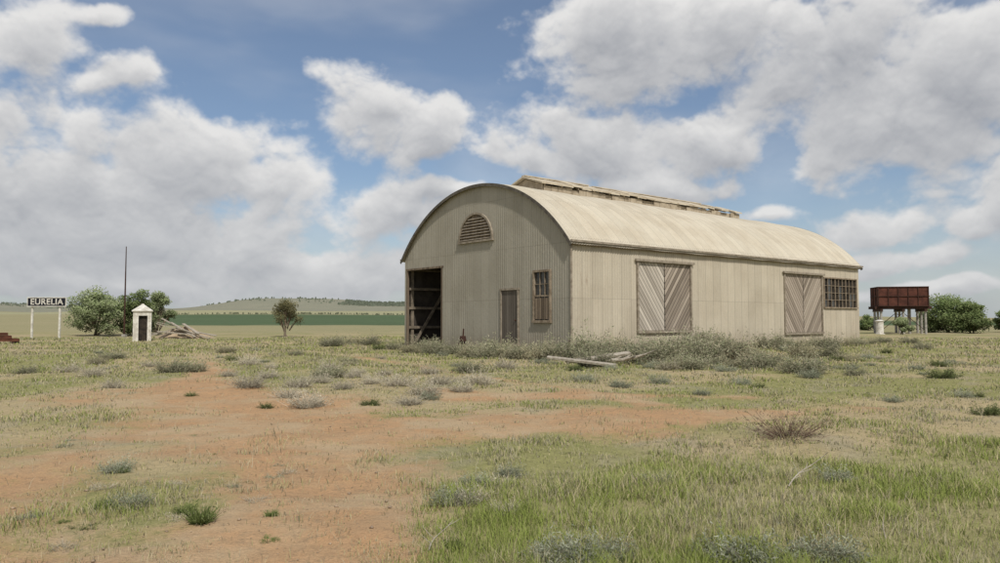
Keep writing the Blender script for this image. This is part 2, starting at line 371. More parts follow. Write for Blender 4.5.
# ---------------------------------------------------------------- shrubs
def strips(P0,P1,w0,w1,col):
    n=len(P0); d=P1-P0; r=rng.normal(size=(n,3)); s=np.cross(d,r); s/=np.linalg.norm(s,axis=1)[:,None]+1e-9
    V=np.stack([P0-s*w0[:,None]/2,P0+s*w0[:,None]/2,P1+s*w1[:,None]/2,P1-s*w1[:,None]/2],1)
    return V,np.repeat(col[:,None,:],4,1)
def quadmesh(name,parts,mat):
    V=np.concatenate([p[0] for p in parts]); Cc=np.concatenate([p[1] for p in parts]); n=len(V)
    me=mesh_np(name,V.reshape(-1,3),np.arange(n*4),np.arange(n)*4,Cc.reshape(-1,3)); me.materials.append(mat); return me
def shrub(name,ns,nl,R,Ht,leaf,stemc,leafcs,upright=.5,sw=.012):
    th=rng.uniform(0,2*math.pi,ns); el=np.arcsin(rng.uniform(upright*.4,1,ns)); L=rng.uniform(.55,1.05,ns)*(1+.25*np.sin(th*3+rng.uniform(0,6))+.2*np.sin(th*5+1))
    D=np.stack([np.cos(th)*np.cos(el)*R,np.sin(th)*np.cos(el)*R,np.sin(el)*Ht],1)*L[:,None]
    B=np.stack([np.cos(th),np.sin(th),np.zeros(ns)],1)*rng.uniform(0,R*.35,ns)[:,None]
    parts=[]; mid=B+D*.5+rng.normal(size=(ns,3))*R*.06; tip=B+D; tip[:,2]=np.maximum(tip[:,2],.04)
    sc=np.array(stemc)*rng.uniform(.7,1.2,(ns,1)); o=np.ones(ns)
    parts.append(strips(B,mid,o*sw,o*sw*.8,sc*.75)); parts.append(strips(mid,tip,o*sw*.8,o*sw*.3,sc))
    i=rng.integers(0,ns,nl); t=rng.uniform(.35,1.02,nl)[:,None]; 
    P=np.where(t<.5,B[i]+(mid[i]-B[i])*t*2,mid[i]+(tip[i]-mid[i])*(t-.5)*2)+rng.normal(size=(nl,3))*R*.07
    P[:,2]=np.maximum(P[:,2],.02)
    dd=rng.normal(size=(nl,3))+D[i]/np.linalg.norm(D[i],axis=1)[:,None]*.9; dd/=np.linalg.norm(dd,axis=1)[:,None]
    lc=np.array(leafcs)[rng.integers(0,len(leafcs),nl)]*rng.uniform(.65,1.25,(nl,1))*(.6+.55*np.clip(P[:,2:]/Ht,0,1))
    lw=leaf*rng.uniform(.25,.5,nl); ll=leaf*rng.uniform(.7,1.4,nl)[:,None]
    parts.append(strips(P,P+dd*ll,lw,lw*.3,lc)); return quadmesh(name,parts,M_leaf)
grey1=[(.37,.355,.25),(.32,.325,.215),(.26,.28,.165),(.45,.42,.31)]
grey2=[(.50,.45,.31),(.44,.41,.28),(.36,.35,.22)]
salt=[(.34,.365,.27),(.42,.43,.33),(.27,.30,.20)]
grn=[(.16,.20,.075),(.21,.24,.105),(.12,.155,.06)]
pale=[(.58,.53,.42),(.50,.46,.36),(.44,.41,.31)]
SH={'dry':[shrub("dry_shrub",150,2600,.8,.9,.08,(.34,.28,.21),grey1 if i<3 else grey2) for i in range(5)],
    'salt':[shrub("saltbush",120,1800,.42,.36,.038,(.38,.34,.27),salt,sw=.007) for _ in range(4)],
    'green':[shrub("green_shrub",120,2200,.5,.55,.05,(.2,.17,.12),grn) for _ in range(3)],
    'pale':[shrub("pale_bush",260,500,.45,.5,.05,(.56,.5,.4),pale,upright=.7,sw=.010) for _ in range(4)],
    'tuft':[shrub("grass_tuft",330,150,.24,.30,.05,(.19,.235,.08),grn,upright=1.1,sw=.011) for _ in range(3)],
    'twig':[shrub("twiggy_shrub",190,380,.62,.52,.04,(.22,.15,.115),[(.22,.16,.12),(.30,.24,.18)],upright=.3,sw=.008)]}
LAB={'dry':("dry_shrub","silvery grey dry shrub in the paddock beside the shed","shrub","dry shrubs around the shed"),
 'salt':("saltbush","low grey green saltbush on open ground","bush","saltbushes on the paddock"),
 'green':("green_shrub","small dark green shrub on open ground","shrub","small green shrubs"),
 'pale':("pale_bush","pale dead looking spiky bush in the grass","bush","pale spiky bushes"),
 'tuft':("grass_tuft","upright dark green tuft of grass on red soil","grass tuft","green grass tufts"),
 'twig':("twiggy_shrub","leafless reddish brown twiggy shrub on bare soil","shrub",None)}
def outside(x,y,mg):
    lx=(x-C[0])*U[0]+(y-C[1])*U[1]; ly=(x-C[0])*V[0]+(y-C[1])*V[1]
    return not(-mg<lx<LEN+mg and -mg<ly<WID+mg)
def plant(kind,x,y,s,sz=1.,grp=True):
    nm,lb,ct,gr=LAB[kind]; mes=SH[kind]; o=bpy.data.objects.new(nm,mes[rng.integers(len(mes))])
    o.location=(x,y,float(H(x,y))-.02); o.rotation_euler=(0,0,rng.uniform(0,6.28)); s1=s*rng.uniform(.9,1.1); o.scale=(s1,s1*rng.uniform(.85,1.15),s*sz)
    link(o); tag(o,lb,ct,gr if grp else None)
for t in np.linspace(-2.5,26.5,38):
    off=rng.uniform(1.0,3.6); p=C+U*(t+rng.uniform(-.5,.5))-V*off
    big=1.1 if t<10 else (.85 if t<16 else .7)
    plant('dry' if rng.random()<.75 else 'salt',p[0],p[1],rng.uniform(.65,1.15)*big,rng.uniform(.7,1.1))
for i in range(34):
    px=rng.uniform(540,900); d=rng.uniform(20.5,30) ; x,y=W(px,d)
    if outside(x,y,1): plant(rng.choice(['dry','dry','salt','salt','pale']),x,y,rng.uniform(.45,.9),rng.uniform(.55,.9))
for px,d,s in [(645,26,1.1),(672,27,1.2),(702,27,1.15),(724,28,1.2),(610,27,1.0),(742,27.5,1.0),(585,28,.95),(560,28,.95),(690,22.5,.8),(590,24,.8),(540,28.5,.9),(520,29,.85),(800,29.5,.85),(828,30,.8),(495,30,.8),(470,31,.7)]:
    x,y=W(px,d); plant('dry',x,y,s,rng.uniform(.85,1.1))
for i in range(46):
    t=rng.uniform(-1.5,9.3) if i<38 else rng.uniform(13.8,18); p=C+V*t-U*rng.uniform(.8,4.4)
    plant(rng.choice(['dry','dry','dry','salt','pale']),p[0],p[1],rng.uniform(.5,.9),rng.uniform(.65,.95))
for px,py in [(300,388),(322,384),(345,392),(372,386),(398,388),(425,395),(440,385),(462,392),(478,386),(330,372),(385,376),(430,375),(505,370),(250,366),(70,374),(95,378),(150,368),(500,480),(505,510),(470,500),(270,380),(290,398),(355,380),(410,402),(252,390),(310,405),(230,378),(115,388)]:
    x,y=G(px,py); plant('pale',x,y,rng.uniform(.6,1.0)*(1 if py<450 else .45),.8)
for px,py,s in [(940,380,.75),(985,408,.5),(758,386,.35),(268,405,.3),(372,404,.35),(193,396,.25),(975,395,.3),(575,372,.5),(885,352,.6),(380,350,.8)]:
    x,y=G(px,py); plant('green',x,y,s,.8)
for px,py,s in [(205,523,.85),(107,505,.55),(190,512,.5),(275,516,.35),(455,548,.5),(128,471,.4)]:
    x,y=G(px,py); plant('tuft',x,y,s*.8,.8)
for px,py,s in [(135,503,.45),(580,560,.7),(550,556,.5),(615,556,.5),(740,560,.65),(700,552,.4),(820,556,.6),(655,480,.4),(835,470,.5),(450,500,.5),(475,478,.5),(510,470,.45),(960,395,.6),(890,398,.5),(120,470,.5),(430,398,.6),(808,378,.9),(850,372,.6),(915,372,.6),(585,382,.8),(700,395,.5),(620,388,.7),(660,384,.8),(740,384,.7)]:
    x,y=G(px,py); plant('salt',x,y,s,.9)
for i in range(30):
    px=rng.uniform(-20,300); py=rng.uniform(420,560); x,y=G(px,py)
    plant(rng.choice(['salt','tuft','pale','green'],p=[.4,.2,.33,.07]),x,y,rng.uniform(.12,.34),rng.uniform(.35,.6))
x,y=G(785,433); plant('twig',x,y,.85,1.,False)
for i in range(56):
    px=rng.uniform(-60,1060); py=rng.uniform(346,378)
    x,y=G(px,py)
    if outside(x,y,1.2): plant(rng.choice(['salt','dry','pale','green'],p=[.45,.3,.2,.05]),x,y,rng.uniform(.35,.7),.7)

def stick(x0,y0,L,ang,r,nm,lab,cat,up=.15,nb=4):
    mb=MB(); pts=[];rad=[]
    for i in range(7):
        t=i/6; pts.append((L*t,math.sin(t*4)*.06*L,.03+up*L*t+math.sin(t*7)*.02*L)); rad.append(r*(1-.6*t))
    mb.tube(pts,rad,7)
    for j in range(nb):
        b=pts[rng.integers(1,6)]; a=rng.uniform(-1.2,1.2); l=L*rng.uniform(.2,.45)
        mb.tube([b,(b[0]+l*.5*math.cos(a),b[1]+l*.5*math.sin(a),b[2]+.15*l),(b[0]+l*math.cos(a),b[1]+l*math.sin(a),b[2]+.35*l)],[r*.5,r*.35,r*.15],6)
    o=mb.obj(nm,M_dead,smooth=True); o.location=(x0,y0,float(H(x0,y0))); o.rotation_euler=(0,0,ang); tag(o,lab,cat)
x,y=G(785,480); stick(x,y,.55,.5,.008,"fallen_branch","thin bleached dead branch lying in long grass","branch",.5)
x,y=G(430,555); stick(x,y,.35,1.2,.005,"fallen_branch","thin dry twig lying at the grass edge","branch",.3)
x,y=W(580,24.3); stick(x,y,2.2,.2,.10,"fallen_log","weathered grey log lying among dry shrubs","log",.14,5)
x,y=G(880,545); stick(x,y,.15,1.2,.004,"fallen_branch","thin dry twig standing in the grass","branch",.9,2)
mb=MB(); mb.box(-1.1,1.1,-.10,.10,-.03,.03); bp=mb.obj("fallen_board",M_dead); x,y=W(598,23.8)
bp.location=(x,y,float(H(x,y))+.32); bp.rotation_euler=(.3,-.12,.25); tag(bp,"pale weathered board lying in scrub near the shed corner","board","boards near the shed corner")
q=bp.copy(); link(q); q.location=(x-.6,y-.4,float(H(x,y))+.22); q.rotation_euler=(.2,.1,-.3)

# ---------------------------------------------------------------- shed
shed=empty("goods_shed",(C[0],C[1],0),ANG,"pale corrugated iron railway goods shed with arched roof","building")
ZB=-.3
import bmesh
def cwall(name,length,openings,topf,axis,fixed,mat,outn,step=.024,pitch=.16,amp=.018):
    br=set(np.round(np.arange(0,length+1e-6,step),4)); 
    for o_ in openings: br.add(o_[0]); br.add(o_[1])
    br.add(length); br=sorted(br); V=[];Fc=[]
    for a,b_ in zip(br[:-1],br[1:]):
        if b_-a<1e-5: continue
        mid=(a+b_)/2; segs=[(ZB,None)]
        for o_ in openings:
            if o_[0]<mid<o_[1]:
                segs=[(ZB,o_[2]),(o_[3],None)]
                if o_[2]<=ZB: segs=[(o_[3],None)]
        for lo,hi in segs:
            za=topf(a) if hi is None else hi; zb=topf(b_) if hi is None else hi
            k=len(V); da=amp*math.sin(2*math.pi*a/pitch)*outn; db=amp*math.sin(2*math.pi*b_/pitch)*outn
            for s_,z_,d_ in((a,lo,da),(b_,lo,db),(b_,zb,db),(a,za,da)):
                V.append((s_,fixed+d_,z_) if axis=='x' else (fixed+d_,s_,z_))
            Fc.append((k,k+1,k+2,k+3))
    me=bpy.data.meshes.new(name); me.from_pydata(V,[],Fc)
    bm=bmesh.new(); bm.from_mesh(me); bmesh.ops.remove_doubles(bm,verts=bm.verts,dist=.0005)
    for f in bm.faces: f.smooth=True
    bm.to_mesh(me); bm.free()
    me.materials.append(mat); o=bpy.data.objects.new(name,me); link(o,shed); return o
fa=lambda s: float(arch(s))-.03
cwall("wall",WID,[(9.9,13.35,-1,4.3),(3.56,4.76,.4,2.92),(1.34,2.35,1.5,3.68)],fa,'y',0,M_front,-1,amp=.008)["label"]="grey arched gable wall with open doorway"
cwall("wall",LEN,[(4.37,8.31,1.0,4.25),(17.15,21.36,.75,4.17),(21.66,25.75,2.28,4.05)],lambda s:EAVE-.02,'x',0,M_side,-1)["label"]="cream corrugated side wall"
cwall("wall",WID,[],fa,'y',LEN,M_front,1,step=.08,amp=.0)
cwall("wall",LEN,[],lambda s:EAVE-.02,'x',WID,M_front,1,step=.08,amp=.0)
mb=MB(); mb.box(.06,LEN-.06,WID-.05,WID-.02,ZB,EAVE-.05); mb.obj("inner_shade_sheet",M_bay_shade,shed)  # added dark sheet, stands for interior shade on the bay's far wall
OV=.18
xr=np.arange(-OV,LEN+OV+.001,.022); th0=math.asin((WID/2+.2)/RAD); th=np.linspace(-th0,th0,41)
XX,TT=np.meshgrid(xr,th,indexing='ij'); rr=RAD+.03+.016*np.sin(2*math.pi*XX/.16)
sag=.03*np.sin(XX*.9)*np.cos(TT*2)+.02*np.sin(XX*2.3+TT*3)
Pr=np.stack([XX,WID/2+np.sin(TT)*rr,ZC+np.cos(TT)*rr+sag*.6],-1)
me=grid_mesh("roof",Pr); me.materials.append(M_roof); roof=bpy.data.objects.new("roof",me); link(roof,shed)
for xf in (-OV-.02,LEN+OV-.03):
    mb=MB(); 
    for i in range(40):
        a,b_=np.linspace(-th0-.004,th0+.004,41)[i:i+2]
        r0,r1=RAD-.11,RAD+.038
        p=[(xf,WID/2+math.sin(t)*r,ZC+math.cos(t)*r) for t,r in((a,r0),(b_,r0),(b_,r1),(a,r1))]; q=[(c[0]+.03,c[1],c[2]) for c in p]
        mb.poly(p[::-1]);mb.poly(q); mb.poly([p[3],p[2],q[2],q[3]]); mb.poly([p[0],q[0],q[1],p[1]])
    mb.obj("barge_board",M_fascia,roof)
for yy in (-.27,WID+.15):
    mb=MB(); mb.box(-OV,LEN+OV,yy,yy+.11,EAVE-.16,EAVE-.07); mb.obj("gutter",M_trim,roof)
mb=MB(); mb.box(-.02,LEN,-.15,-.03,EAVE-.28,EAVE-.18); mb.obj("eave_beam",M_beam,roof)
# ridge ventilator
V0,V1=3.2,20.8; HW=1.5; YM=WID/2
vent=MB()
x_=V0+.15; i=0
while x_<V1-.2:
    for sgn in(-1,1):
        ya=YM+sgn*(HW-.12)
        if sgn<0 and i in(9,22,30,31): continue
        top=8.56+rng.uniform(-.03,.02) if i not in(4,15,16,27) else 8.36
        y0,y1=sorted((ya,ya+.03*sgn)); j=rng.uniform(-.008,.008)
        vent.box(x_,x_+.50,y0+j,y1+j,8.02,top)
    x_+=.52; i+=1
vent.box(V0+.15,V1-.1,YM-HW+.16,YM-HW+.24,8.06,8.52); vent.box(V0+.15,V1-.1,YM+HW-.24,YM+HW-.16,8.06,8.52)
vent.poly([(V0+.10,YM-HW+.12,8.05),(V0+.10,YM+HW-.12,8.05),(V0+.10,YM+HW-.12,8.62),(V0+.10,YM,9.02),(V0+.10,YM-HW+.12,8.62)])
vent.obj("ridge_ventilator",M_vent,roof)
rf=MB(); x_=V0+.2
while x_<=V1+.3:
    rf.beam((x_,YM-HW+.05,8.58),(x_,YM,9.04),.07,.08); rf.beam((x_,YM+HW-.05,8.58),(x_,YM,9.04),.07,.08); x_+=1.23
rf.box(V0+.1,V1+.3,YM-.05,YM+.05,8.98,9.06)
rf.obj("rafter",M_vent,roof)
vr=MB(); x_=V0-.1; i=0
while x_<V1+.1:
    L=.75
    for sgn in (-1,1):
        if sgn==-1 and i in (20,22): continue
        if sgn==1 and i in (21,22): continue
        ext=HW+rng.uniform(-.05,.06); dz=rng.uniform(0,.04)+(.06 if (sgn==-1 and i in(3,9,19)) else 0); dz2=dz*.4 if i%3 else dz
        p=[(x_,YM,9.17+dz),(x_+L+.03,YM,9.17+dz2),(x_+L+.03,YM+sgn*ext,8.66+dz2),(x_,YM+sgn*ext,8.66+dz)]
        if sgn>0:p=p[::-1]
        vr.poly(p); vr.poly([(a,b_,c-.09) for a,b_,c in p[::-1]])
        for j in range(4):
            a=p[j];c=p[(j+1)%4]; vr.poly([a,(a[0],a[1],a[2]-.09),(c[0],c[1],c[2]-.09),c])
    x_+=L; i+=1
vr.box(V0-.05,8.0,YM-.14,YM+.14,9.18,9.24); vr.box(8.3,V1-2.2,YM-.14,YM+.14,9.17,9.22)
vr.obj("ventilator_cap",M_cap,roof)
mb=MB(); mb.box(-.055,.045,-.055,.0,ZB,EAVE-.1)
mb.obj("corner_trim",M_trim,shed)
lv=MB(); R0=1.42; zc=5.52
for k in range(24):
    a=math.pi*k/24;b2=math.pi*(k+1)/24
    pts=[(-.11,6.83+math.cos(t)*r,zc+math.sin(t)*r) for t,r in((a,R0-.10),(b2,R0-.10),(b2,R0),(a,R0))]
    q=[(-.012,p[1],p[2]) for p in pts]; lv.poly(pts); lv.poly([pts[2],q[2],q[3],pts[3]]); lv.poly([pts[0],q[0],q[1],pts[1]])
lv.box(-.12,-.012,6.83-R0-.06,6.83+R0+.06,zc-.1,zc)
lou=lv.obj("gable_louvre",M_trim,shed)
sl=MB()
for k in range(9):
    z0=zc+.03+k*.148; hw=math.sqrt(max((R0-.1)**2-(z0+.1-zc)**2,0))
    if hw<.15: continue
    Ms=Matrix.Translation((-.05,6.83,z0+.05))@Matrix.Rotation(math.radians(-40),4,'Y'); sl.box(-.06,.06,-hw,hw,-.010,.010,Ms)
sl.obj("slat",M_trim,lou)
bk=MB(); pts=[(-.022,6.83+math.cos(math.pi*k/24)*(R0-.1),zc+math.sin(math.pi*k/24)*(R0-.1)) for k in range(25)]; bk.poly(pts[::-1]); bk.obj("backing",M_wood,lou)
fr=MB(); fr.box(-.06,.03,3.48,3.56,.4,3.0); fr.box(-.06,.03,4.76,4.84,.4,3.0); fr.box(-.065,.03,3.45,4.87,2.92,3.02); fr.box(-.2,.03,3.4,4.9,.3,.4)
dj=MB(); dj.box(.0,.04,3.57,4.75,.41,2.91)
dr=dj.obj("door",M_door,shed); fr.obj("frame",M_trim,dr)
kb=MB(); kb.tube([(.0,3.72,1.5),(-.06,3.72,1.5)],[.03,.035],10); kb.obj("handle",M_rust,dr)
wf=MB(); wf.box(-.08,.04,1.25,1.34,1.42,3.78); wf.box(-.08,.04,2.35,2.44,1.42,3.78); wf.box(-.085,.04,1.34,2.35,3.68,3.78); wf.box(-.12,.04,1.22,2.47,1.38,1.5)
wf.box(-.03,.03,1.34,2.35,2.56,2.64)
for s_ in (1.66,1.99): wf.box(-.02,.02,s_,s_+.035,1.5,3.68)
for z_ in (2.05,3.12): wf.box(-.015,.015,1.34,2.35,z_,z_+.03)
wo=MB(); wo.box(.035,.045,1.34,2.35,1.5,3.68); win=wo.obj("window",M_glass,shed); wf.obj("frame",M_beam,win)
bd=MB(); bd.box(-.045,-.032,1.38,2.3,1.55,2.5); bd.obj("boarding",M_wood,win)
of=MB(); of.box(-.04,.10,9.82,9.9,ZB,4.40); of.box(-.04,.10,13.35,13.43,ZB,4.40); of.box(-.045,.12,9.75,13.5,4.3,4.40); of.obj("doorway_frame",M_wood,shed)
def sdoor(x0,x1,z0,z1,ml,mr):
    mid=(x0+x1)/2
    d=empty("sliding_door",(0,0,0)); d.parent=shed
    tr=MB(); tr.box(x0-.25,x1+.25,-.14,-.05,z1+.02,z1+.13); tr.box(x0-.1,x0,-.07,.03,z0,z1+.02); tr.box(x1,x1+.1,-.07,.03,z0,z1+.02); tr.box(x0-.1,x1+.1,-.12,.03,z0-.12,z0)
    tr.obj("frame",M_trim,d)
    for a,b_,mt in((x0,mid-.03,ml),(mid+.03,x1,mr)):
        l=MB(); l.box(a+.01,b_,.02,.05,z0+.01,z1-.01); lf=l.obj("leaf",mt,d)
sdoor(4.37,8.31,1.0,4.25,M_dV,M_dV2); sdoor(17.15,21.30,.75,4.17,M_dV3,M_dV2)
x0,x1,z0,z1=21.66,25.75,2.28,4.05
wo=MB(); wo.box(x0,x1,.06,.075,z0,z1); win=wo.obj("window",M_dark,shed)
wf=MB(); wf.box(x0-.08,x0,-.05,.04,z0-.08,z1+.08); wf.box(x1,x1+.08,-.05,.04,z0-.08,z1+.08); wf.box(x0,x1,-.055,.04,z1,z1+.08); wf.box(x0-.1,x1+.1,-.1,.04,z0-.08,z0)
for k in range(1,9):
    xx=x0+(x1-x0)*k/9; w_=.03 if k%3 else .06; wf.box(xx-w_/2,xx+w_/2,-.02,.03,z0,z1)
for k in range(1,4):
    zz=z0+(z1-z0)*k/4; wf.box(x0,x1,-.014,.024,zz-.015,zz+.015)
wf.obj("frame",M_beam,win)
for i in range(9):
    for j in range(4):
        if rng.random()<.4:
            gl=MB(); gl.box(x0+(x1-x0)*i/9+.03,x0+(x1-x0)*(i+1)/9-.03,.03,.034,z0+(z1-z0)*j/4+.02,z0+(z1-z0)*(j+1)/4-.02); gl.obj("pane",M_glass,win)
fr=MB()
for k in range(10):
    xx=.3+k*2.8
    fr.box(xx,xx+.18,WID-.22,WID-.055,ZB,EAVE-.1); fr.box(xx,xx+.18,.08,.22,ZB,EAVE-.1)
    fr.beam((xx+.09,.2,EAVE-.1),(xx+.09,WID-.2,EAVE-.1),.15,.22); fr.beam((xx+.09,WID/2,EAVE),(xx+.09,WID/2,8.0),.12,.12)
    if k<9 and k%2==0: fr.beam((xx+.2,WID-.34,.2),(xx+2.7,WID-.34,3.9),.05,.16)
for z_ in (1.0,2.1,3.2,4.3): fr.box(.1,LEN-.1,WID-.30,WID-.20,z_,z_+.14)
fr.obj("timber_frame",M_inner,shed)
fl=MB(); fl.box(.1,LEN-.1,.25,9.4,ZB,.95); fl.obj("loading_platform",M_wood,shed)
mb=MB(); mb.box(.15,LEN-.1,9.42,WID-.4,-.1,.06); mb.obj("floor",M_bay_shade,shed)
mb=MB(); mb.box(0,LEN,.04,.18,ZB,.7); mb.obj("base_sill",M_beam,shed)

px,d=463,35.2; x,y=W(px,d)
mb=MB(); mb.tube([(0,0,-.1),(0,0,.55)],[.12,.10],10); mb.box(-.28,.28,-.14,.14,-.05,.14); mb.tube([(0,0,.5),(.03,0,1.1)],[.045,.035],8); mb.tube([(0,0,.5),(0,0,.75)],[.17,.14],12); mb.tube([(.0,0,.6),(-.25,.05,.3)],[.045,.04],8)
o=mb.obj("points_lever",M_rustd,smooth=False); o.location=(x,y,float(H(x,y))); tag(o,"dark rusty iron lever stand on the ground before the shed","railway lever")

# ---------------------------------------------------------------- station sign
d=59; x,y=W(47,d); s=empty("station_sign",(x,y,float(H(x,y))),0.0,"black station name board lettered EURELIA on white posts","sign")
mb=MB(); mb.box(-1.5,1.5,-.03,.03,2.52,3.16); bd=mb.obj("board",M_black,s)
mb=MB(); mb.box(-1.56,1.56,-.05,.035,3.16,3.22); mb.box(-1.56,1.56,-.05,.035,2.46,2.52); mb.box(-1.56,-1.5,-.05,.035,2.52,3.16); mb.box(1.5,1.56,-.05,.035,2.52,3.16); mb.obj("border",M_white,bd)
for xx in(-1.2,1.0):
    mb=MB(); mb.box(xx-.07,xx+.07,.04,.17,-.2,3.1); mb.obj("post",M_white,s,.01)
cu=bpy.data.curves.new("t","FONT"); cu.body="EURELIA"; cu.size=.66; cu.align_x='CENTER'; cu.align_y='CENTER'; cu.extrude=.006; cu.offset=.012; cu.space_character=1.08
to=bpy.data.objects.new("t",cu); COL.objects.link(to); bpy.context.view_layer.update()
tm=bpy.data.meshes.new_from_object(to.evaluated_get(bpy.context.evaluated_depsgraph_get())); bpy.data.objects.remove(to)
to=bpy.data.objects.new("lettering",tm); tm.materials.clear(); tm.materials.append(M_white); link(to,bd)
to.rotation_euler=(math.pi/2,0,0); to.location=(0,-.037,2.84)

x,y=W(143,54); s=empty("lamp_hut",(x,y,float(H(x,y))),math.radians(24),"small white hut with pointed cap and open dark doorway","hut")
mb=MB(); w_=.60
mb.box(-w_,w_,w_-.06,w_,-.2,2.15); mb.box(-w_,-w_+.06,-w_,w_-.06,-.2,2.15); mb.box(w_-.06,w_,-w_,w_-.06,-.2,2.15)
mb.box(-w_+.06,-.24,-w_,-w_+.06,-.2,2.15); mb.box(.34,w_-.06,-w_,-w_+.06,-.2,2.15); mb.box(-.24,.34,-w_,-w_+.06,1.85,2.15)
mb.obj("wall",M_white,s)
mb=MB(); e=w_+.09; mb.box(-e,e,-e,e,2.15,2.22)
for k in range(4):
    c=[(-e,-e),(e,-e),(e,e),(-e,e)]; a_,b_=c[k],c[(k+1)%4]; q=.12
    mb.poly([(a_[0],a_[1],2.225),(b_[0],b_[1],2.225),(b_[0]*q,b_[1]*q,2.66),(a_[0]*q,a_[1]*q,2.66)])
mb.box(-.09,.09,-.09,.09,2.64,2.72); mb.obj("roof",M_white,s)
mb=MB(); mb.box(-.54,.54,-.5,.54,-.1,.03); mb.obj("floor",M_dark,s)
mb=MB(); mb.box(-.24,.34,-.40,-.36,0.03,1.85); mb.obj("door",M_dark,s)  # dark sheet for the shade in the open doorway, not a door leaf

x,y=W(125,66); s=empty("mast",(x,y,float(H(x,y))),0,"tall thin dark metal mast standing behind shrubs","pole")
mb=MB(); mb.tube([(0,0,-.2),(0,0,4.5),(0,0,8.1)],[.075,.06,.035],10); mb.obj("pole",M_rustd,s)
mb=MB(); mb.box(-.16,.16,-.16,.16,-.1,.25); mb.obj("base_plate",M_steel,s)

x,y=W(183,60); 
uu,tt=np.meshgrid(np.linspace(0,1,30),np.linspace(0,2*math.pi,61),indexing='ij')
hh=.85*(1-sst(uu,0,1))*(.5+1.0*fbm(uu*6+np.cos(tt)*4+9,np.sin(tt)*4+9,4,1)); rr=1+.15*np.sin(tt*3)
Pm=np.stack([np.cos(tt)*uu*3.0*rr,np.sin(tt)*uu*1.7*rr,hh-.10],-1)
me=grid_mesh("earth_mound",Pm); me.materials.append(M_earth); o=bpy.data.objects.new("earth_mound",me); link(o); o.location=(x,y,float(H(x,y))); tag(o,"pale heap of sandy earth with old timber on it","mound")
mb=MB(); mb.box(-1.3,1.3,-.11,.11,-.03,.03); pl=mb.obj("timber_plank",M_dead); 
tag(pl,"weathered grey plank lying on the earth heap","plank","planks on the earth heap"); pl.location=(x-.2,y-1.2,.78); pl.rotation_euler=(0,.30,.3)
for dx,dy,z_,a,t in[(.6,-1.3,.68,-.3,.45),(1.5,-1.4,.40,.2,.35),(-1.0,-1.5,.45,.5,-.3),(2.2,-1.0,.36,-.5,.12),(.1,-1.7,.42,.05,.1),(-.5,-.6,1.0,.9,.2),(-.1,-.9,.95,.1,.5),(1.0,-.8,.75,-.7,.3),(-1.6,-1.0,.42,-.2,-.15)]:
    q=pl.copy(); link(q); q.location=(x+dx,y+dy,z_); q.rotation_euler=(.1,t,a)
x,y=W(-4,50); s=empty("rail_stack",(x,y,float(H(x,y))),.3,"rusty iron rails stacked on low timber blocks","scrap iron")
for i,(yy,zz) in enumerate([(-.5,.22),(-.25,.24),(0,.22),(.25,.25),(-.3,.42),(0,.44),(-.15,.62),(.1,.63)]):
    mb=MB(); x1_=1.6-.13*i; mb.box(-2.0,x1_,yy-.07,yy+.07,zz,zz+.02); mb.box(-2.0,x1_,yy-.012,yy+.012,zz+.02,zz+.13); mb.box(-2.0,x1_,yy-.035,yy+.035,zz+.13,zz+.17); mb.obj("rail",M_rust,s)
for xx in(-1.4,0,1.2):
    mb=MB(); mb.box(xx-.12,xx+.12,-.7,.5,-.1,.21); mb.obj("block",M_rustd,s)

# ---------------------------------------------------------------- water tank
x,y=W(899,75); s=empty("water_tank",(x,y,float(H(x,y))),math.radians(-14),"dark rusty red iron water tank on a raised stand","water tank")
tb=MB(); hw=2.25; dp=1.5; zb,zt=2.75,4.7
tb.box(-hw,hw,-dp,dp,zb,zb+.06); tb.box(-hw,hw,-dp,-dp+.05,zb+.06,zt); tb.box(-hw,hw,dp-.05,dp,zb+.06,zt); tb.box(-hw,-hw+.05,-dp+.05,dp-.05,zb+.06,zt); tb.box(hw-.05,hw,-dp+.05,dp-.05,zb+.06,zt)
body=tb.obj("tank",M_tank,s)
fb=MB()
for k in range(6):
    xx=-hw+2*hw*k/5; fb.box(xx-.035,xx+.035,-dp-.07,-dp-.002,zb,zt); fb.box(xx-.035,xx+.035,dp+.002,dp+.07,zb,zt)
for k in range(4):
    yy=-dp+2*dp*k/3; fb.box(-hw-.07,-hw-.002,yy-.035,yy+.035,zb,zt); fb.box(hw+.002,hw+.07,yy-.035,yy+.035,zb,zt)
for zz in(zb+.0,(zb+zt)/2,zt-.05):
    fb.box(-hw-.05,hw+.05,-dp-.09,-dp-.004,zz-.02,zz+.05); fb.box(-hw-.09,-hw-.004,-dp,dp,zz-.02,zz+.05); fb.box(hw+.004,hw+.09,-dp,dp,zz-.02,zz+.05)
fb.obj("flange",M_rustd,body)
mb=MB()
for yy in(-1.3,-.45,.45,1.3): mb.box(-hw-.3,hw+.3,yy-.1,yy+.1,zb-.28,zb-.01)
for xx in(-2.0,0,2.0): mb.box(xx-.12,xx+.12,-dp-.1,dp+.1,zb-.5,zb-.275)
mb.obj("bearer",M_rustd,s)
for xx in(-2.0,0,2.0):
    for yy in(-1.3,0,1.3):
        mb=MB(); mb.tube([(xx,yy,-.4),(xx,yy,zb-.51)],[.13,.11],10); mb.box(xx-.17,xx+.17,yy-.17,yy+.17,zb-.57,zb-.505); mb.obj("column",M_steel,s)
for yy in(-1.3,1.3):
    for p_,q_ in(((-2.0,yy,.3),(0,yy,2.1)),((2.0,yy,.3),(0,yy,2.1))):
        mb=MB(); mb.beam(p_,q_,.05,.05); mb.obj("brace",M_rustd,s)
mb=MB(); mb.tube([(.9,0,-.3),(.9,0,zb)],[.16,.16],12); mb.obj("pipe",M_steel,s)
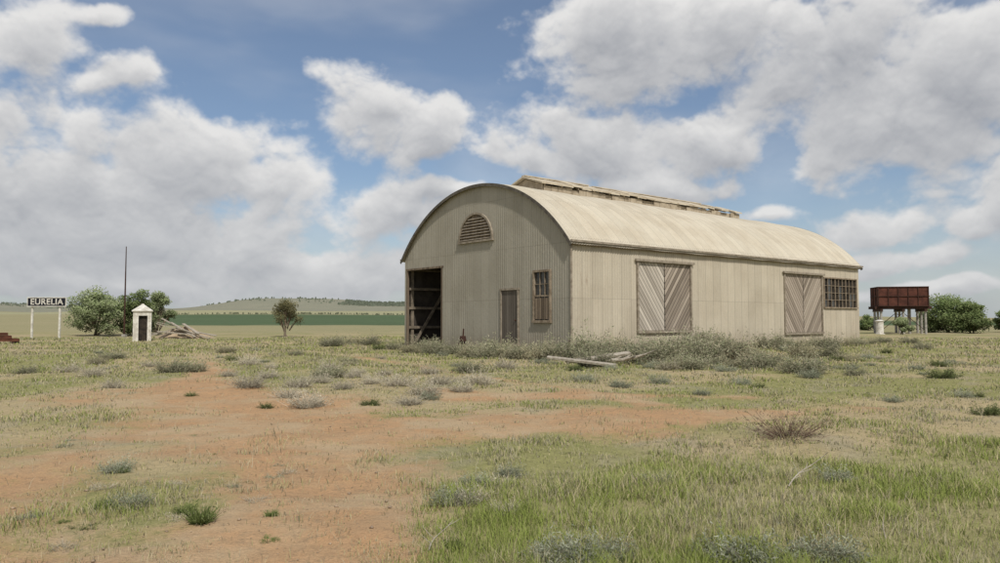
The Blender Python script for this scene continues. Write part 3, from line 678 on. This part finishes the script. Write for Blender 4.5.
x,y=W(879,68); mb=MB(); mb.tube([(0,0,-.1),(0,0,.15),(0,0,.16),(0,0,1.25),(0,0,1.3),(0,0,1.42)],[.42,.42,.33,.33,.42,.12],16)
o=mb.obj("valve_stand",M_white,smooth=False); o.location=(x,y,float(H(x,y))-.1); tag(o,"pale cylindrical concrete valve stand beside the tank","valve stand")

# ---------------------------------------------------------------- trees
def tree(px,d,width,height,base,cols,nm,lab,nc=26,leaf=.16,per=260,trunks=3,op=1.,zlow=.1):
    x,y=W(px,d); z=float(H(x,y)); t=empty(nm,(x,y,z-.05),0,lab,"tree")
    cs=[]
    for i in range(nc):
        a=rng.uniform(0,6.28); rr=math.sqrt(rng.random())*.95; hz=rng.uniform(zlow,1)
        prof=math.sin(math.pi*min(max((hz*.82+.14),0),1))**.6
        cs.append((math.cos(a)*rr*prof*width/2*.82,math.sin(a)*rr*prof*width/2*.8,base+hz*(height-base)*.92))
    cs=np.array(cs)
    mb=MB()
    for k in range(trunks):
        a=6.28*k/trunks+.5; r=.11*height/4
        e=cs[rng.integers(nc)]; mb.tube([(math.cos(a)*.12,math.sin(a)*.12,-.1),(e[0]*.25,e[1]*.25,e[2]*.35),(e[0]*.6,e[1]*.6,e[2]*.7),tuple(e)],[r,r*.75,r*.45,r*.12],8)
    for c in cs:
        st=Vector((c[0]*.3,c[1]*.3,c[2]*.4)); mb.tube([st,(Vector(c)+st)*.5+Vector((0,0,.1)),Vector(c)],[.035,.025,.01],5)
    mb.obj("trunk",M_bark,t,smooth=True)
    parts=[]
    for c in cs:
        r=width*rng.uniform(.10,.19); n=int(per*rng.uniform(.6,1.3)*op); dd=rng.normal(size=(n,3)); dd/=np.linalg.norm(dd,axis=1)[:,None]
        P=c+dd*(r*rng.uniform(.25,1.1,n)**.6)[:,None]*np.array([1,1,.75]); P[:,2]=np.maximum(P[:,2],.05)
        dr=rng.normal(size=(n,3)); dr/=np.linalg.norm(dr,axis=1)[:,None]
        up=np.clip(.80+.30*dd[:,2:]+.22*(P[:,2:]/height-.5),.45,1.3)  # self-shading painted into leaf colour: lighter clump tops, darker undersides
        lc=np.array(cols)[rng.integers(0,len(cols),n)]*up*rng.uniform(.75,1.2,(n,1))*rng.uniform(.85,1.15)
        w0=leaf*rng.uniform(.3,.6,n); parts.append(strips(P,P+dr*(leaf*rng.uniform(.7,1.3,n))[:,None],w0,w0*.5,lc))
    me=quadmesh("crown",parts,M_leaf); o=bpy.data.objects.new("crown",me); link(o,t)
gcol=[(.22,.285,.12),(.27,.315,.145),(.175,.23,.095)]; gcol2=[(.29,.335,.18),(.245,.30,.145),(.34,.375,.225)]; ocol=[(.21,.195,.10),(.27,.25,.135),(.16,.15,.08)]
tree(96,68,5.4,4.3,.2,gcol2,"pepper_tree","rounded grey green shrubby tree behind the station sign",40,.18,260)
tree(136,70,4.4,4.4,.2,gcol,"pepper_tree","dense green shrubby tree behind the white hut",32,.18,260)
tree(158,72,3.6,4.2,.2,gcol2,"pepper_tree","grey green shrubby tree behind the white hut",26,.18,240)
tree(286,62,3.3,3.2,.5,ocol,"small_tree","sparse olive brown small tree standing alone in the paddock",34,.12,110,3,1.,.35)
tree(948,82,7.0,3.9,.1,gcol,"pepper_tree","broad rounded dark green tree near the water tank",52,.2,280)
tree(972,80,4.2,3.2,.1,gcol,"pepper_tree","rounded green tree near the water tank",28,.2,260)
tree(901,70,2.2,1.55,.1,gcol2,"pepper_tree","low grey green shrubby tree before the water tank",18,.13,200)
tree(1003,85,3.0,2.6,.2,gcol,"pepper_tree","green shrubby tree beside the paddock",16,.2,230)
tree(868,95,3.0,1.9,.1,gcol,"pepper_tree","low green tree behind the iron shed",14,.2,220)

parts=[]
n=1500; xx=np.concatenate([rng.uniform(-480,-250,1000),rng.uniform(-900,-500,120),rng.uniform(-1700,-1200,380)]); yy=rng.uniform(2180,2330,n)
P=np.stack([xx,yy,H(xx,yy)],1); P1=P+np.stack([np.zeros(n),np.zeros(n),rng.uniform(3,6,n)],1)
w0=rng.uniform(4,9,n); parts.append(strips(P,P1,w0,w0*.5,np.array([(.15,.17,.13)])*rng.uniform(.8,1.2,(n,1))))
n=260; xx=rng.uniform(-400,-60,n); yy=rng.uniform(790,830,n); P=np.stack([xx,yy,H(xx,yy)],1); P1=P+np.stack([np.zeros(n),np.zeros(n),rng.uniform(.8,2.2,n)],1); w0=rng.uniform(1,4,n)
parts.append(strips(P,P1,w0,w0*.5,np.array([(.14,.15,.10)])*rng.uniform(.7,1.3,(n,1))))
me=quadmesh("distant_scrub",parts,M_leaf); o=bpy.data.objects.new("distant_scrub",me); link(o); o["kind"]="stuff"; tag(o,"dark scrub trees along distant hills","trees")

# ---------------------------------------------------------------- world : Nishita sky + cloud field computed here over the sky sphere
def ad(px,py): 
    X_=(px-500)/F; Z_=(HY-py)/F; return math.atan(X_),math.atan(Z_/math.sqrt(1+X_*X_))
blobs=[(190,150,88,48),(110,190,95,48),(30,205,75,48),(258,182,60,42),(150,235,190,42),(40,250,120,40),(285,260,120,26),
(112,75,36,19),(20,28,56,32),(100,18,26,9),
(370,105,60,46),(415,132,48,34),(335,118,30,32),
(405,212,76,27),(450,196,36,18),(350,274,155,20),
(590,145,90,38),(532,158,56,24),(640,60,90,62),(720,28,110,56),(700,140,60,30),(850,45,126,70),(930,100,106,52),(850,130,62,40),(990,60,86,72),(610,12,76,34),(775,80,62,36),(650,184,92,18),
(772,211,48,14),(880,222,55,16),(882,255,50,13),(965,246,30,11),(1000,222,26,14),(1040,200,30,40),(960,288,76,10),(120,285,180,19),(900,294,66,8),(-80,150,90,90),(1120,120,90,80)]
TW,TH=5120,2560
uu=(np.arange(TW)+.5)/TW; az=2*np.pi*uu-np.pi/2; az=(az+np.pi)%(2*np.pi)-np.pi
r0=int(TH*.49); vv=(np.arange(r0,TH)+.5)/TH; el=(vv-.5)*np.pi
A,E=np.meshgrid(az.astype(np.float32),el.astype(np.float32))
def rf_(a,e,o,s,bil=False,rough=.5):
    t=0;am=1.;n=0; c_,s_=math.cos(.65),math.sin(.65)
    for i in range(o):
        q=vn(a+31.7*i+3,e+11.3*i+5,s+i)
        if bil: q=np.abs(2*q-1)
        t=t+am*q; n+=am; am*=rough; a,e=(a*c_-e*s_)*2.03,(a*s_+e*c_)*2.03
    return t/n
wa=rf_(A*9,E*11,3,1)-.5; we=rf_(A*9+40,E*11+9,3,2)-.5
A2=A+wa*.07; E2=E+we*.05
ci=np.where(np.abs(az)<1.35)[0]; ri=int(np.searchsorted(el,.75))
mask=np.full(A.shape,-1.,np.float32)
sa=A2[:ri][:,ci]; se=E2[:ri][:,ci]; acc=np.zeros_like(sa)
for px,py,rx,ry in blobs:
    a_,e_=ad(px,py)
    q=1-np.sqrt(((sa-a_)*(F/rx/1.05))**2+((se-e_)*(F/ry/1.05))**2)
    acc+=np.exp(7*np.maximum(q,-1.4))
tmp=mask[:ri]; tmp[:,ci]=np.maximum(np.log(acc+1e-6)/7,-1.); mask[:ri]=tmp
outm=np.maximum(sst(np.abs(A),.74,1.0),sst(E,.50,.70))
mask=np.maximum(mask,-1+outm*(rf_(A*2.2,E*3.5,2,5)*2.6))
n_f=rf_(A*16,E*22,7,0,False,.58); n_b=rf_(A2*13,E2*17,5,3,True,.5); n_l=rf_(A*5,E*7,3,6)
D0=mask*1.08-.04+(n_f-.5)*1.3+(n_b-.30)*.72+(n_l-.5)*.35
al=sst(D0,-.12,.46)
pos=np.clip(D0+.1,0,1.2)
accm=np.zeros_like(pos)
for st,wt in((3,.5),(8,.8),(16,1.0),(28,1.2),(46,1.3),(70,1.2)):
    sh=np.vstack([pos[st:],np.repeat(pos[-1:],st,0)]); accm+=np.maximum(sh-.15,0)*wt
shade=np.exp(-.34*accm)
lit=np.zeros_like(D0)
for st,wt in((4,.8),(10,.6)):
    lit+=(D0-np.vstack([D0[st:],np.repeat(D0[-1:],st,0)]))*wt
shade=np.clip(.12+.88*shade+.28*lit+(n_b-.3)*.32+(n_l-.5)*.3,0,1)
thin=.20*sst(rf_(A*3+7,E*9,5,4),.42,.74)
al=np.maximum(al*.96,thin)
img=np.zeros((TH,TW,4),np.float32); img[...,3]=1; img[r0:,:,0]=shade; img[r0:,:,1]=al
im=bpy.data.images.new("cloud_field",TW,TH,alpha=False,float_buffer=False); im.colorspace_settings.name='Non-Color'
im.pixels.foreach_set(img.ravel()); im.update(); im.pack()
w=bpy.data.worlds.new("World"); scene.world=w; w.use_nodes=True; nt=w.node_tree; nt.nodes.clear(); N=NT(nt)
SUN=Vector((.30,-.80,1.0)).normalized(); sel=math.asin(SUN.z); srot=math.atan2(SUN.x,SUN.y)
sky=N.n("ShaderNodeTexSky",sky_type='NISHITA'); sky.sun_disc=False; sky.sun_elevation=sel; sky.sun_rotation=srot; sky.altitude=300; sky.dust_density=1.4; sky.ozone_density=1.3
dirn=N.n("ShaderNodeTexCoord").outputs['Generated']
env=N.n("ShaderNodeTexEnvironment"); env.image=im; N.set(env.inputs[0],dirn)
sc=N.n("ShaderNodeSeparateColor"); N.set(sc.inputs[0],env.outputs[0]); shn=sc.outputs[0]; aln=sc.outputs[1]
cc=N.mix(shn,(3.4,3.55,3.9),(8.4,8.3,8.15))
ez=N.sep(dirn)[2]
haze=N.ss(ez,0.,.20,1.,0.)
skyc=N.mix(1.,sky.outputs[0],(.98,1.02,1.06),'MULTIPLY')
skyc=N.mix(.10,skyc,(4.5,4.8,5.2))
skyc=N.mix(N.m('MULTIPLY',haze,.45),skyc,(5.4,6.0,6.5))
cc=N.mix(N.m('MULTIPLY',haze,.38),cc,(5.7,5.9,6.2))
fin=N.mix(aln,skyc,cc)
bg=N.n("ShaderNodeBackground"); N.set(bg.inputs[0],fin); bg.inputs[1].default_value=.095
wo=N.n("ShaderNodeOutputWorld"); N.set(wo.inputs[0],bg.outputs[0])
w.cycles.sampling_method='MANUAL'; w.cycles.sample_map_resolution=512
sl=bpy.data.lights.new("sun","SUN"); sl.energy=3.1; sl.angle=math.radians(1.5); sl.color=(1,.952,.875)
so=bpy.data.objects.new("sun",sl); so.rotation_euler=SUN.to_track_quat('Z','Y').to_euler(); link(so)
# ---------------------------------------------------------------- camera
cam=bpy.data.cameras.new("camera"); cam.sensor_width=36; cam.lens=F/1000*36; cam.clip_end=9000; cam.clip_start=.05
co=bpy.data.objects.new("camera",cam); co.location=(0,0,EYE); co.rotation_euler=(math.pi/2+math.atan((HY-281.5)/F),0,0); link(co); scene.camera=co
scene.view_settings.view_transform='Standard'; scene.view_settings.look='None'; scene.view_settings.exposure=0
